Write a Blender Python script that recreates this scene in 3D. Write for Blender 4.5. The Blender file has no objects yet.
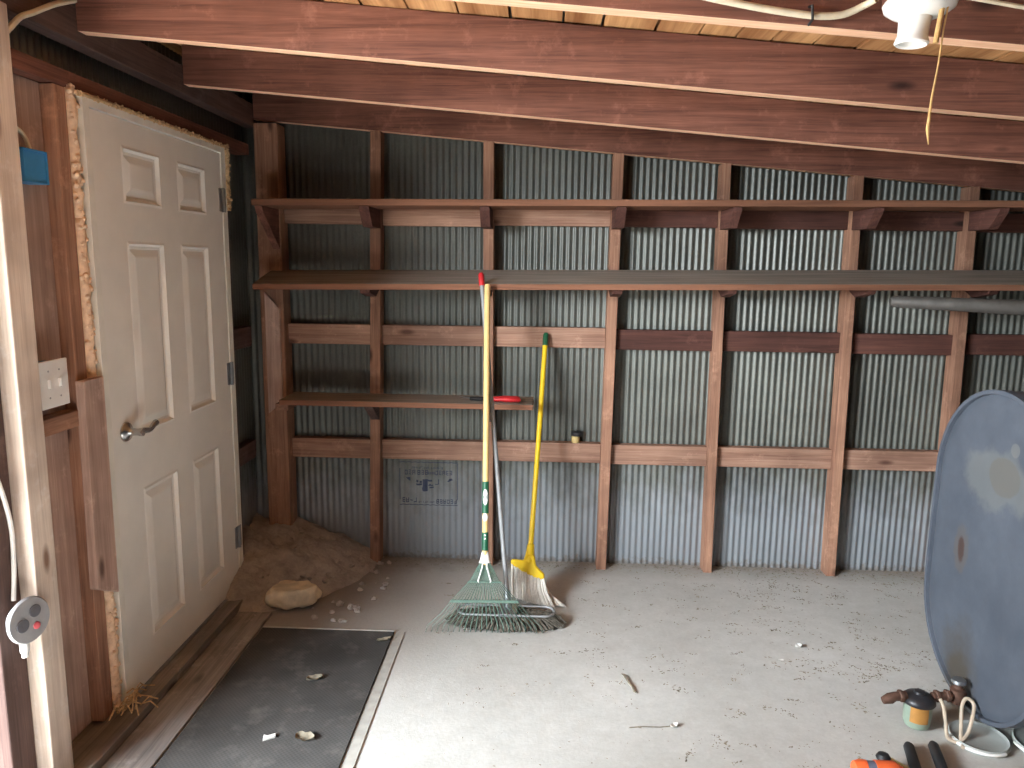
import bpy, bmesh, math, random
from mathutils import Vector, Matrix, noise
random.seed(11)
scn = bpy.context.scene
col = scn.collection
R = math.radians

# ------------------------------------------------------------------ materials
def srgb(r, g, b):
    f = lambda c: (c/255/12.92) if c <= 10 else ((c/255+.055)/1.055)**2.4
    return (f(r), f(g), f(b), 1)

class NT:
    def __init__(self, name):
        self.m = bpy.data.materials.new(name); self.m.use_nodes = True
        self.t = self.m.node_tree; self.b = self.t.nodes['Principled BSDF']
    def n(self, typ, **kw):
        o = self.t.nodes.new(typ)
        for k, v in kw.items():
            if k.startswith('i_'):
                o.inputs[k[2:].replace('_', ' ')].default_value = v
            else: setattr(o, k, v)
        return o
    def l(self, a, b): self.t.links.new(a, b)
    def ramp(self, fac, stops):
        r = self.n('ShaderNodeValToRGB')
        e = r.color_ramp.elements
        while len(e) < len(stops): e.new(.5)
        for el, (p, c) in zip(e, stops):
            el.position = p; el.color = c if len(c) == 4 else (*c, 1)
        self.l(fac, r.inputs[0]); return r.outputs[0]
    def mix(self, fac, a, b, mode='MIX'):
        m = self.n('ShaderNodeMix'); m.data_type = 'RGBA'; m.blend_type = mode
        for s, v in ((m.inputs[0], fac), (m.inputs[6], a), (m.inputs[7], b)):
            if hasattr(v, 'is_linked'): self.l(v, s)
            else: s.default_value = v
        return m.outputs[2]
    def math(self, op, a, b=0.0, c=0.0):
        m = self.n('ShaderNodeMath'); m.operation = op
        for s, v in zip(m.inputs, (a, b, c)):
            if hasattr(v, 'is_linked'): self.l(v, s)
            else: s.default_value = v
        return m.outputs[0]
    def coords(self, scale=(1, 1, 1), rand=True):
        tc = self.n('ShaderNodeTexCoord')
        mp = self.n('ShaderNodeMapping'); mp.inputs['Scale'].default_value = scale
        self.l(tc.outputs['Object'], mp.inputs['Vector'])
        if rand:
            oi = self.n('ShaderNodeObjectInfo')
            k = self.math('MULTIPLY', oi.outputs['Random'], 53.0)
            cx = self.n('ShaderNodeCombineXYZ')
            for i in range(3): self.l(k, cx.inputs[i])
            self.l(cx.outputs[0], mp.inputs['Location'])
        return mp.outputs[0]
    def noise(self, vec, scale, detail=4, rough=.55, dist=0.0):
        n = self.n('ShaderNodeTexNoise'); n.inputs['Scale'].default_value = scale
        n.inputs['Detail'].default_value = detail; n.inputs['Roughness'].default_value = rough
        n.inputs['Distortion'].default_value = dist
        self.l(vec, n.inputs['Vector']); return n.outputs['Fac']
    def bump(self, h, strength=.3, dist=.01):
        b = self.n('ShaderNodeBump'); b.inputs['Strength'].default_value = strength
        b.inputs['Distance'].default_value = dist
        self.l(h, b.inputs['Height']); self.l(b.outputs[0], self.b.inputs['Normal'])
    def base(self, c, rough=.7, metal=0.0, spec=.5):
        if hasattr(c, 'is_linked'): self.l(c, self.b.inputs['Base Color'])
        else: self.b.inputs['Base Color'].default_value = c
        if hasattr(rough, 'is_linked'): self.l(rough, self.b.inputs['Roughness'])
        else: self.b.inputs['Roughness'].default_value = rough
        self.b.inputs['Metallic'].default_value = metal
        self.b.inputs['Specular IOR Level'].default_value = spec
        return self.m

def plain(name, rgb, rough=.6, metal=0.0, var=.18, scale=14, spec=.5):
    t = NT(name); v = t.coords()
    c = srgb(*rgb); d = tuple(x*(1-var) for x in c[:3])+(1,); e = tuple(min(1, x*(1+var)) for x in c[:3])+(1,)
    f = t.noise(v, scale, 5)
    return t.base(t.ramp(f, [(.3, d), (.7, e)]), rough, metal, spec)

_w = {}
def wood(kind, axis):
    key = (kind, axis)
    if key in _w: return _w[key]
    P = dict(stud=((132, 88, 66), (184, 134, 102), (84, 52, 40)),
             girt=((134, 92, 72), (180, 138, 112), (92, 58, 44)),
             rafter=((92, 52, 41), (142, 88, 67), (52, 30, 26)),
             red=((70, 40, 34), (104, 62, 50), (44, 26, 22)),
             shelf=((120, 82, 64), (160, 112, 86), (80, 52, 40)),
             pale=((208, 188, 170), (240, 224, 208), (150, 116, 94)),
             grey=((122, 116, 112), (160, 152, 146), (92, 84, 80)),
             board=((164, 130, 116), (204, 170, 152), (110, 82, 70)),
             dark=((82, 62, 58), (116, 90, 82), (56, 42, 40)),
             ply=((176, 128, 84), (222, 178, 128), (120, 80, 52)))[kind]
    t = NT(f'wood_{kind}_{axis}')
    long_, cross = .9, 22.0
    sc = {'x': (long_, cross, cross), 'y': (cross, long_, cross), 'z': (cross, cross, long_)}[axis]
    v = t.coords(sc); vi = t.coords((1, 1, 1))
    g0 = t.noise(v, 1.6, 6, .65, .8)
    fine = t.noise(t.coords({'x': (3, 110, 110), 'y': (110, 3, 110), 'z': (110, 110, 3)}[axis]), 1.3, 5, .7, .3)
    g = t.math('ADD', t.math('MULTIPLY', g0, .6), t.math('MULTIPLY', fine, .4))
    big = t.noise(vi, 3.0, 3)
    c = t.ramp(g, [(.36, srgb(*P[0])), (.62, srgb(*P[1]))])
    scuff = t.ramp(t.noise(t.coords((7, 7, 7)), 1.4, 7, .72), [(.56, (0, 0, 0, 1)), (.74, (.5, .5, .5, 1))])
    c = t.mix(scuff, c, tuple(min(1, q*1.7+.02) for q in srgb(*P[1])[:3])+(1,))
    stain = t.ramp(big, [(.3, (.55, .5, .48, 1)), (.62, (1.06, 1.04, 1.02, 1))])
    c = t.mix(.75, c, stain, 'MULTIPLY')
    ks = {'x': (3.2, 9, 9), 'y': (9, 3.2, 9), 'z': (9, 9, 3.2)}[axis]
    vk = t.coords(ks)
    vo = t.n('ShaderNodeTexVoronoi'); vo.inputs['Scale'].default_value = .8; t.l(vk, vo.inputs['Vector'])
    kn = t.ramp(vo.outputs['Distance'], [(.05, (1, 1, 1, 1)), (.13, (0, 0, 0, 1))])
    c = t.mix(kn, c, srgb(*P[2]))
    if kind == 'rafter' and axis == 'x':         # faces pointing down take a paler colour than the sides
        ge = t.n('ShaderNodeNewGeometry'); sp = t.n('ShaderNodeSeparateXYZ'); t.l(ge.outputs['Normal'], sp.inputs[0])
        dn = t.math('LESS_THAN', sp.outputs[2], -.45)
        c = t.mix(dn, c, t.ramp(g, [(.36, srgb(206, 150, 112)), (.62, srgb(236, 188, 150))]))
    oi = t.n('ShaderNodeObjectInfo')
    mr = t.n('ShaderNodeMapRange'); mr.inputs['To Min'].default_value = .82; mr.inputs['To Max'].default_value = 1.12
    t.l(oi.outputs['Random'], mr.inputs['Value'])
    hs = t.n('ShaderNodeHueSaturation'); hs.inputs['Saturation'].default_value = .88; t.l(mr.outputs[0], hs.inputs['Value']); t.l(c, hs.inputs['Color'])
    t.base(hs.outputs[0], .82, 0, .25); t.bump(g, .35, .004)
    _w[key] = t.m; return t.m

def shelf_mat():
    # board whose top face carries settled grey dust
    t = NT('dusty_shelf_board'); v = t.coords((.9, 22, 22)); g = t.noise(v, 1.6, 6, .6, .6)
    c = t.ramp(g, [(.28, srgb(104, 70, 54)), (.72, srgb(146, 102, 80))])
    ge = t.n('ShaderNodeNewGeometry'); sx = t.n('ShaderNodeSeparateXYZ'); t.l(ge.outputs['Normal'], sx.inputs[0])
    up = t.math('GREATER_THAN', sx.outputs[2], .7)
    d = t.ramp(t.noise(v, 2.2, 5), [(.3, srgb(128, 118, 108)), (.7, srgb(164, 152, 140))])
    c = t.mix(up, c, d); t.base(c, .9, 0, .2); t.bump(g, .3, .003); return t.m

def metal_mat():
    t = NT('galvanised_corrugated_iron'); v = t.coords((1, 1, 1), False)
    n1 = t.noise(v, 2.2, 6, .6); vs = t.n('ShaderNodeTexVoronoi'); vs.inputs['Scale'].default_value = 90; t.l(v, vs.inputs['Vector'])
    c = t.ramp(n1, [(.3, srgb(80, 81, 76)), (.7, srgb(110, 112, 105))])
    sp = t.ramp(vs.outputs['Distance'], [(.0, (.86, .86, .86, 1)), (.8, (1.08, 1.08, 1.08, 1))])
    c = t.mix(.6, c, sp, 'MULTIPLY')
    # dark grime runs down the sheets in streaks
    vz = t.coords((14, 14, .9), False); st = t.noise(vz, 1.4, 5)
    c = t.mix(t.ramp(st, [(.55, (0, 0, 0, 1)), (.8, (.55, .55, .55, 1))]), c, srgb(84, 84, 78))
    # white mineral bloom and dust in a ragged band along the foot of the sheets
    tc = t.n('ShaderNodeTexCoord'); sx = t.n('ShaderNodeSeparateXYZ'); t.l(tc.outputs['Object'], sx.inputs[0])
    hz = t.math('ADD', sx.outputs[2], t.math('MULTIPLY', t.noise(t.coords((9, 9, 5), False), 1.5, 6), -.5))
    bl = t.ramp(hz, [(-.0, (1, 1, 1, 1)), (.30, (0, 0, 0, 1))])
    c = t.mix(t.math('MULTIPLY', bl, .55), c, srgb(170, 176, 184))
    n3 = t.noise(t.coords((30, 30, 30), False), 1.2, 4)
    hz2 = t.math('ADD', sx.outputs[2], t.math('MULTIPLY', n3, -.13))
    dirt = t.ramp(t.math('ADD', hz2, .06), [(.0, (.8, .8, .8, 1)), (.03, (0, 0, 0, 1))])
    c = t.mix(dirt, c, srgb(120, 112, 104))
    rg = t.ramp(n1, [(.3, (.34, .34, .34, 1)), (.7, (.46, .46, .46, 1))])
    t.base(c, rg, .25); return t.m

def floor_mat():
    t = NT('dusty_concrete'); v = t.coords((1, 1, 1), False)
    a = t.noise(v, 1.1, 6, .6); b = t.noise(v, 14, 8, .7); f = t.noise(v, 70, 6, .7)
    c = t.ramp(a, [(.3, srgb(184, 183, 178)), (.7, srgb(210, 209, 205))])
    c = t.mix(.6, c, t.ramp(b, [(.3, (.8, .79, .77, 1)), (.7, (1.05, 1.05, 1.05, 1))]), 'MULTIPLY')
    c = t.mix(.35, c, t.ramp(f, [(.3, (.75, .74, .72, 1)), (.7, (1.06, 1.06, 1.06, 1))]), 'MULTIPLY')
    # earth washed in around the dirt heap in the corner
    tc = t.n('ShaderNodeTexCoord'); vm = t.n('ShaderNodeVectorMath'); vm.operation = 'DISTANCE'
    vm.inputs[1].default_value = (-1.35, 3.5, 0); t.l(tc.outputs['Object'], vm.inputs[0])
    dd = t.math('ADD', vm.outputs['Value'], t.math('MULTIPLY', b, -.5))
    e = t.ramp(dd, [(.2, (1, 1, 1, 1)), (1.0, (0, 0, 0, 1))])
    c = t.mix(t.math('MULTIPLY', e, .75), c, srgb(118, 102, 92))
    # soil along the foot of the back wall
    sx = t.n('ShaderNodeSeparateXYZ'); t.l(tc.outputs['Object'], sx.inputs[0])
    yy = t.math('ADD', sx.outputs[1], t.math('MULTIPLY', b, .28))
    c = t.mix(t.ramp(t.math('SUBTRACT', yy, 3.0), [(.72, (0, 0, 0, 1)), (.93, (.7, .7, .7, 1))]), c, srgb(120, 108, 96))
    t.base(c, .9, 0, .25); t.bump(f, .35, .004); return t.m

def mat_mat():
    t = NT('ribbed_rubber_mat'); v = t.coords((1, 1, 1), False)
    a = t.noise(v, 3, 5)
    w = t.n('ShaderNodeTexChecker'); w.inputs['Scale'].default_value = 130; t.l(v, w.inputs['Vector'])
    c = t.ramp(a, [(.3, srgb(58, 57, 56)), (.72, srgb(86, 84, 82))])
    c = t.mix(.5, c, t.ramp(w.outputs['Fac'], [(0, (.72, .72, .72, 1)), (1, (1.15, 1.15, 1.15, 1))]), 'MULTIPLY')
    d = t.noise(v, 9, 7, .7)
    c = t.mix(t.ramp(d, [(.52, (0, 0, 0, 1)), (.75, (.5, .5, .5, 1))]), c, srgb(122, 118, 112))
    t.base(c, .8, 0, .3); t.bump(w.outputs['Fac'], .6, .002); return t.m

def earth_mat():
    t = NT('loose_earth'); v = t.coords((1, 1, 1), False)
    a = t.noise(v, 9, 8, .7); b = t.noise(v, 60, 6, .7)
    c = t.ramp(a, [(.3, srgb(150, 143, 138)), (.75, srgb(198, 190, 184))])
    c = t.mix(.5, c, t.ramp(b, [(.3, (.7, .7, .7, 1)), (.7, (1.15, 1.13, 1.1, 1))]), 'MULTIPLY')
    t.base(c, .95, 0, .1); t.bump(b, .8, .01); return t.m

def tank_mat():
    t = NT('faded_blue_grey_tank_paint'); v = t.coords((1, 1, 1), False)
    a = t.noise(v, 3, 6, .6); b = t.noise(v, 18, 6, .7)
    c = t.ramp(a, [(.3, srgb(66, 72, 82)), (.7, srgb(84, 90, 100))])
    c = t.mix(.5, c, t.ramp(b, [(.3, (.85, .85, .85, 1)), (.7, (1.06, 1.06, 1.06, 1))]), 'MULTIPLY')
    tc = t.n('ShaderNodeTexCoord')
    def blot(y, z, sy, sz, wob, color, amt, inner=.75, outer=1.05, ns=8):
        nonlocal c
        mp = t.n('ShaderNodeMapping'); mp.vector_type = 'TEXTURE'
        mp.inputs['Location'].default_value = (0, y, z); mp.inputs['Scale'].default_value = (1e3, sy, sz)
        t.l(tc.outputs['Object'], mp.inputs['Vector'])
        ln = t.n('ShaderNodeVectorMath'); ln.operation = 'LENGTH'; t.l(mp.outputs[0], ln.inputs[0])
        nn = t.noise(v, ns, 5, .6)
        d = t.math('ADD', ln.outputs['Value'], t.math('MULTIPLY', t.math('SUBTRACT', nn, .5), wob))
        m = t.ramp(d, [(inner, (amt, amt, amt, 1)), (outer, (0, 0, 0, 1))])
        c = t.mix(m, c, srgb(*color))
    blot(-.02, .88, .24, .13, 1.5, (108, 110, 108), .5, .6, .9)       # scuffed paint under a lost label
    blot(-.06, .90, .09, .07, .4, (92, 90, 86), .8, .85, .95)
    blot(-.10, 1.0, .025, .025, .4, (108, 108, 106), .6, .8, .95)
    blot(.13, .585, .05, .09, .8, (84, 78, 74), .6, .8, 1.0, 30)
    blot(.13, .585, .022, .05, .8, (62, 46, 42), .9, .7, 1.05, 30)        # rust spot
    blot(.07, .12, .13, .26, 1.0, (66, 58, 46), .85, .3, 1.0, 14)       # oil run above the outlet
    blot(-.1, .0, .26, .07, .8, (74, 72, 60), .7, .6, 1.0, 14)
    t.base(c, .62, 0, .4); t.bump(b, .12, .003); return t.m

M = dict(
    shelf=shelf_mat(), metal=metal_mat(), floor=floor_mat(), mat=mat_mat(), earth=earth_mat(), tank=tank_mat(),
    door=plain('cream_door_paint', (238, 234, 226), .5, 0, .05, 5),
    jamb=plain('white_jamb_paint', (236, 232, 222), .55, 0, .08, 12),
    foam=plain('spray_foam_skin', (246, 208, 176), .85, 0, .16, 60, .2),
    straw=plain('torn_jamb_fibre', (206, 178, 138), .9, 0, .35, 60, .2),
    chrome=plain('brushed_nickel', (186, 184, 182), .25, .95, .08, 30),
    steel=plain('grey_steel', (150, 152, 154), .4, .8, .12, 30),
    alu=plain('silver_tube', (150, 151, 151), .6, .35, .1, 30),
    black=plain('black_rubber', (36, 36, 38), .55, 0, .25, 30),
    blackp=plain('black_painted_cap', (44, 43, 46), .4, .2, .2, 30),
    red=plain('red_plastic', (196, 40, 44), .4, 0, .12, 30),
    green=plain('dark_green_paint', (28, 92, 62), .45, 0, .15, 40),
    tine=plain('green_coated_spring_steel', (88, 112, 99), .5, .2, .2, 60),
    handle=plain('pale_varnished_handle', (226, 192, 128), .5, 0, .12, 20),
    yellow=plain('yellow_plastic', (242, 204, 34), .42, 0, .06, 20),
    white=plain('white_plastic', (232, 230, 226), .45, 0, .05, 20),
    bristle=plain('off_white_bristle', (226, 221, 212), .8, 0, .1, 120, .2),
    bluebox=plain('blue_plastic_box', (60, 136, 190), .5, 0, .08, 20),
    porcelain=plain('white_porcelain', (240, 240, 238), .2, 0, .03, 10),
    cream=plain('cream_cable_sheath', (214, 202, 178), .5, 0, .12, 30),
    cord=plain('tan_pull_cord', (196, 160, 108), .85, 0, .2, 90, .2),
    cover=plain('grey_metal_cover', (158, 158, 160), .45, .3, .1, 30),
    socket=plain('dark_grey_socket', (92, 92, 98), .55, 0, .1, 30),
    rosebutton=plain('rose_button', (214, 96, 104), .5, 0, .05, 20),
    mop=plain('dirty_mop_yarn', (98, 93, 84), .95, 0, .5, 90, .1),
    stone=plain('pale_broken_stone', (222, 206, 178), .9, 0, .22, 16, .2),
    leaf=plain('dry_leaf', (132, 124, 108), .85, 0, .3, 60, .2),
    scrap=plain('white_paper_scrap', (222, 220, 214), .8, 0, .08, 60, .2),
    litter=plain('dry_litter', (132, 122, 106), .95, 0, .45, 25, .1),
    rust=plain('rusty_brown_fitting', (92, 66, 54), .7, .3, .35, 60),
    bowl=plain('pale_green_bowl', (136, 150, 134), .35, 0, .12, 20),
    amber=plain('amber_label', (170, 120, 58), .6, 0, .15, 30),
    tubing=plain('beige_tubing', (184, 168, 148), .5, 0, .12, 40),
    lid=plain('grey_white_lid', (168, 172, 168), .6, 0, .12, 10),
    orange=plain('orange_plastic', (232, 104, 54), .45, 0, .08, 20),
    paleyellow=plain('pale_yellow_label', (222, 214, 150), .6, 0, .08, 30),
    slate=plain('slate_band', (98, 104, 122), .5, 0, .1, 30),
    ink=plain('faded_blue_stamp_ink', (66, 74, 96), .7, .2, .12, 60),
    pipe=plain('dull_grey_pipe', (96, 92, 88), .6, .4, .2, 20),
    tan=plain('tan_jar', (190, 166, 112), .5, 0, .12, 30),
    ground=plain('gravel_yard', (186, 178, 166), .95, 0, .2, 30, .1),
    strip=plain('worn_concrete_edging', (168, 165, 158), .9, 0, .14, 20, .2),
)

# ------------------------------------------------------------------ mesh helpers (world coordinates)
class MB:
    def __init__(self): self.bm = bmesh.new()
    def hexa(self, p):                       # 8 points: 0-3 one end (ring), 4-7 the other
        v = [self.bm.verts.new(q) for q in p]
        for f in ((3, 2, 1, 0), (4, 5, 6, 7), (0, 1, 5, 4), (1, 2, 6, 5), (2, 3, 7, 6), (3, 0, 4, 7)):
            self.bm.faces.new([v[i] for i in f])
        return self
    def box(self, x0, x1, y0, y1, z0, z1):
        return self.hexa([(x0, y0, z0), (x1, y0, z0), (x1, y1, z0), (x0, y1, z0), (x0, y0, z1), (x1, y0, z1), (x1, y1, z1), (x0, y1, z1)])
    def prism(self, pts, ext):               # polygon points (3d) swept by vector ext
        ext = Vector(ext); a = [self.bm.verts.new(p) for p in pts]; b = [self.bm.verts.new(Vector(p)+ext) for p in pts]
        n = len(pts)
        self.bm.faces.new(a[::-1]); self.bm.faces.new(b)
        for i in range(n): self.bm.faces.new((a[i], a[(i+1) % n], b[(i+1) % n], b[i]))
        return self
    def tube(self, path, r, seg=8, cap=True, flat=1.0):
        P = [Vector(p) for p in path]; n = len(P)
        rr = r if isinstance(r, (list, tuple)) else [r]*n
        rings = []; up = None
        for i in range(n):
            d = (P[min(i+1, n-1)]-P[max(i-1, 0)]).normalized()
            if up is None:
                up = Vector((0, 0, 1)) if abs(d.z) < .9 else Vector((0, 1, 0))
            a = d.cross(up).normalized(); b = a.cross(d).normalized(); up = b
            rings.append([self.bm.verts.new(P[i]+(a*math.cos(t)+b*math.sin(t)*flat)*rr[i]) for t in [2*math.pi*k/seg for k in range(seg)]])
        for i in range(n-1):
            for k in range(seg):
                self.bm.faces.new((rings[i][k], rings[i][(k+1) % seg], rings[i+1][(k+1) % seg], rings[i+1][k]))
        if cap:
            self.bm.faces.new(rings[0][::-1]); self.bm.faces.new(rings[-1])
        return self
    def lathe(self, c, axis, prof, seg=28):  # prof: (radius, height) along axis from c
        ax = Vector(axis).normalized(); u = ax.orthogonal().normalized(); w = ax.cross(u); c = Vector(c)
        rings = []
        for r, h in prof:
            rings.append([self.bm.verts.new(c+ax*h+(u*math.cos(t)+w*math.sin(t))*max(r, 1e-4)) for t in [2*math.pi*k/seg for k in range(seg)]])
        for i in range(len(rings)-1):
            for k in range(seg):
                self.bm.faces.new((rings[i][k], rings[i][(k+1) % seg], rings[i+1][(k+1) % seg], rings[i+1][k]))
        self.bm.faces.new(rings[0][::-1]); self.bm.faces.new(rings[-1])
        return self
    def grid(self, fn, us, vs):
        V = [[self.bm.verts.new(fn(u, v)) for u in us] for v in vs]
        for j in range(len(vs)-1):
            for i in range(len(us)-1):
                self.bm.faces.new((V[j][i], V[j][i+1], V[j+1][i+1], V[j+1][i]))
        return self
    def build(self, name, mat, parent=None, origin=None, smooth=False, bevel=0, label=None, cat=None, group=None, kind=None, wobble=0):
        bm = self.bm
        bmesh.ops.recalc_face_normals(bm, faces=bm.faces)
        if parent is not None: o = Vector(parent['_w'])
        elif origin is not None: o = Vector(origin)
        else:
            xs = [v.co for v in bm.verts]
            o = Vector(((min(p.x for p in xs)+max(p.x for p in xs))/2, (min(p.y for p in xs)+max(p.y for p in xs))/2, min(p.z for p in xs)))
        bmesh.ops.translate(bm, verts=bm.verts, vec=-o)
        me = bpy.data.meshes.new(name); bm.to_mesh(me); bm.free()
        me.materials.append(mat)
        if smooth:
            for p in me.polygons: p.use_smooth = True
        ob = bpy.data.objects.new(name, me); col.objects.link(ob)
        if parent is not None: ob.parent = parent
        else: ob.location = o
        ob['_w'] = o
        if bevel:
            b = ob.modifiers.new('b', 'BEVEL'); b.width = bevel; b.segments = 2; b.limit_method = 'ANGLE'; b.angle_limit = R(40)
        if smooth:
            try: me.set_sharp_from_angle(angle=R(42))
            except Exception: pass
        tag(ob, label, cat, group, kind)
        return ob

def tag(o, label=None, cat=None, group=None, kind=None):
    if label: o['label'] = label
    if cat: o['category'] = cat
    if group: o['group'] = group
    if kind: o['kind'] = kind
    return o

def thing(name, label, cat, loc, group=None, kind=None):
    o = bpy.data.objects.new(name, None); col.objects.link(o); o.location = loc; o['_w'] = Vector(loc)
    o.empty_display_size = .05
    return tag(o, label, cat, group, kind)

# ------------------------------------------------------------------ dimensions
D = 3.78             # back wall sheet metal
S = 3.69             # front faces of the back wall studs
LX = -1.41           # plane of the door
ML = -1.51           # left wall sheet metal
XR = 4.2; YF = -2.6
RB = lambda x: 2.116-.083*x          # underside of the rafters (lean-to roof falls to the right)
RT = .145                             # rafter depth
PITCH = .0318; AMP = .0036
corr = lambda s: AMP*math.cos(2*math.pi*s/PITCH)

# ------------------------------------------------------------------ setting
def soft(path, n=6):                          # Catmull-Rom through the points
    P = [Vector(p) for p in path]; out = []
    for i in range(len(P)-1):
        a, b_, c, d_ = P[max(i-1, 0)], P[i], P[i+1], P[min(i+2, len(P)-1)]
        for k in range(n):
            t = k/n; out.append(.5*((2*b_)+(c-a)*t+(2*a-5*b_+4*c-d_)*t*t+(3*b_-a-3*c+d_)*t**3))
    return out+[P[-1]]
def lin(a, b, n): return [a+(b-a)*i/n for i in range(n+1)]
MB().grid(lambda x, y: (x, y, 0), lin(-1.56, XR+.05, 4), lin(YF-.05, D+.05, 4)).build('floor', M['floor'], origin=(0, 0, 0), label='dusty grey concrete floor with litter and bird tracks of dirt', cat='floor', kind='structure')
MB().box(-14, -1.56, -12, 14, -.12, -.03).build('ground', M['ground'], label='pale gravel yard outside the open left side', cat='ground', kind='structure')

xs = lin(ML-.02, XR, int((XR-ML)/PITCH*10))
b = MB(); b.grid(lambda x, k: (x, D-corr(x), -.02 if k == 0 else RB(x)+RT+.03), xs, [0, 1])
b.build('wall_back', M['metal'], origin=(0, 0, 0), smooth=True, label='back wall of corrugated galvanised iron sheets', cat='wall', kind='structure')

def sheet_left(b, y0, y1, z0, z1):
    ys = lin(y0, y1, max(8, int((y1-y0)/PITCH*10)))
    b.grid(lambda y, z: (ML+corr(y), y, z), ys, [z0, z1])
top_l = RB(ML)+RT+.035
b = MB()
sheet_left(b, 3.33, D+.03, -.02, top_l); sheet_left(b, 1.78, 3.33, 2.045, top_l); sheet_left(b, 1.78, 2.32, -.02, 2.045)
sheet_left(b, YF, 1.78, 2.12, top_l); sheet_left(b, YF, .35, -.02, 2.12)
b.build('wall_left', M['metal'], origin=(0, 0, 0), smooth=True, label='left wall of dark corrugated iron around the cream door', cat='wall', kind='structure')
ys = lin(YF, D, 1500)
MB().grid(lambda y, z: (XR-corr(y), y, z), ys, [-.02, RB(XR)+RT+.03]).build('wall_right', M['metal'], origin=(0, 0, 0), smooth=True, label='right wall of corrugated iron outside the photo', cat='wall', kind='structure')
MB().grid(lambda x, k: (x, YF+corr(x), -.02 if k == 0 else RB(x)+RT+.03), xs, [0, 1]).build('wall_front', M['metal'], origin=(0, 0, 0), smooth=True, label='front wall of corrugated iron behind the camera', cat='wall', kind='structure')

# roof boards run front to back on top of the rafters, with gaps; iron above them
b = MB(); x = ML-.06; rb = random.Random(5)
while x < XR+.05:
    w = .105+rb.random()*.05; g = .004+rb.random()*.006; x1 = x+w-g; dz = rb.random()*.006
    b.hexa([(x, YF-.05, RB(x)+RT+.001+dz), (x1, YF-.05, RB(x1)+RT+.001+dz), (x1, D+.06, RB(x1)+RT+.001+dz), (x, D+.06, RB(x)+RT+.001+dz),
            (x, YF-.05, RB(x)+RT+.022+dz), (x1, YF-.05, RB(x1)+RT+.022+dz), (x1, D+.06, RB(x1)+RT+.022+dz), (x, D+.06, RB(x)+RT+.022+dz)])
    x += w
def ply_mat():
    t = NT('roof_boards'); v = t.coords((22, .9, 22), False); g = t.noise(v, 1.6, 6, .6, .5)
    c = t.ramp(g, [(.28, srgb(150, 104, 66)), (.72, srgb(214, 168, 120))])
    tc = t.n('ShaderNodeTexCoord'); mp = t.n('ShaderNodeMapping'); mp.inputs['Scale'].default_value = (7.6, .01, .01); t.l(tc.outputs['Object'], mp.inputs[0])
    wn = t.noise(mp.outputs[0], 1.0, 0)
    c = t.mix(.8, c, t.ramp(wn, [(.35, (.55, .42, .36, 1)), (.6, (1.1, 1.08, 1.05, 1))]), 'MULTIPLY')
    t.base(c, .85, 0, .2); t.bump(g, .3, .003); return t.m
b.build('ceiling', ply_mat(), origin=(0, 0, 0), label='roof boards laid front to back above the rafters', cat='ceiling', kind='structure')
MB().hexa([(ML-.1, YF-.1, RB(ML)+RT+.035), (XR+.1, YF-.1, RB(XR)+RT+.035), (XR+.1, D+.1, RB(XR)+RT+.035), (ML-.1, D+.1, RB(ML)+RT+.035),
           (ML-.1, YF-.1, RB(ML)+RT+.045), (XR+.1, YF-.1, RB(XR)+RT+.045), (XR+.1, D+.1, RB(XR)+RT+.045), (ML-.1, D+.1, RB(ML)+RT+.045)]).build('roof', M['metal'], origin=(0, 0, 0), label='iron roof over the boards', cat='roof', kind='structure')

# ------------------------------------------------------------------ roof framing
def beam(name, p0, p1, wv, hv, mat, **kw):   # board from p0 to p1 with width vector and height vector
    p0, p1, wv, hv = map(Vector, (p0, p1, wv, hv))
    return MB().hexa([p0, p0+wv, p0+wv+hv, p0+hv, p1, p1+wv, p1+wv+hv, p1+hv]).build(name, mat, bevel=.003, **kw)
raf = [(1.715, -1.409, 'reddish rafter nearest the camera, carrying the white cable along its face'),
       (2.317, -1.409, 'broad reddish rafter below the strip of pale roof boards'),
       (2.985, -1.409, 'middle dark red rafter between the broad one and the back wall'),
       (3.692, -1.409, 'rafter lying on top of the back wall studs')]
for y, x0, lab in raf:
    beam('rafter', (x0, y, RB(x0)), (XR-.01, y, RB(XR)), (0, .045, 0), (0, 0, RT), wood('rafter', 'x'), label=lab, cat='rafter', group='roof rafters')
beam('wall_plate', (-1.47, YF+.05, 2.20), (-1.47, 3.75, 2.20), (.06, 0, 0), (0, 0, .104), wood('dark', 'y'), label='dark horizontal plate along the top of the left wall under the rafter ends', cat='beam')
# ------------------------------------------------------------------ back wall studs
studs = [(-.842, -.880, .052, 'slim stud between the dirt heap and the stamped sheet'),
         (-.297, -.284, .050, 'stud right behind the wooden rake handle'),
         (.325, .306, .050, 'stud just right of the yellow broom'),
         (.838, .856, .044, 'stud in the middle of the back wall, second right of the broom'),
         (1.458, 1.483, .046, 'sturdy stud left of the tank, third right of the broom'),
         (1.998, 2.028, .046, 'stud whose foot is hidden behind the tank')]
for xt, xb, w, lab in studs:
    zt = RB(xt)-.001
    MB().hexa([(xb, S, -.01), (xb+w, S, -.01), (xb+w, D-.006, -.01), (xb, D-.006, -.01), (xt, S, zt), (xt+w, S, zt), (xt+w, D-.006, zt), (xt, D-.006, zt)]).build(
        'wall_stud', wood('stud', 'z'), bevel=.003, label='upright timber '+lab, cat='stud', group='back wall studs')
cp = thing('corner_post', 'thick dark corner post where the left and back walls meet', 'post', (-1.34, 3.71, 0))
MB().box(-1.40, -1.285, 3.665, 3.774, -.01, RB(-1.3)-.012).build('post', wood('stud', 'z'), cp, bevel=.004)
MB().prism([(-1.372, 3.645, .80), (-1.30, 3.645, .86), (-1.30, 3.645, 1.33), (-1.372, 3.645, 1.41)], (0, .02, 0)).build('nailed_scab', wood('board', 'z'), cp, bevel=.002)['label'] = 'pale cut board nailed to the post'

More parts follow.
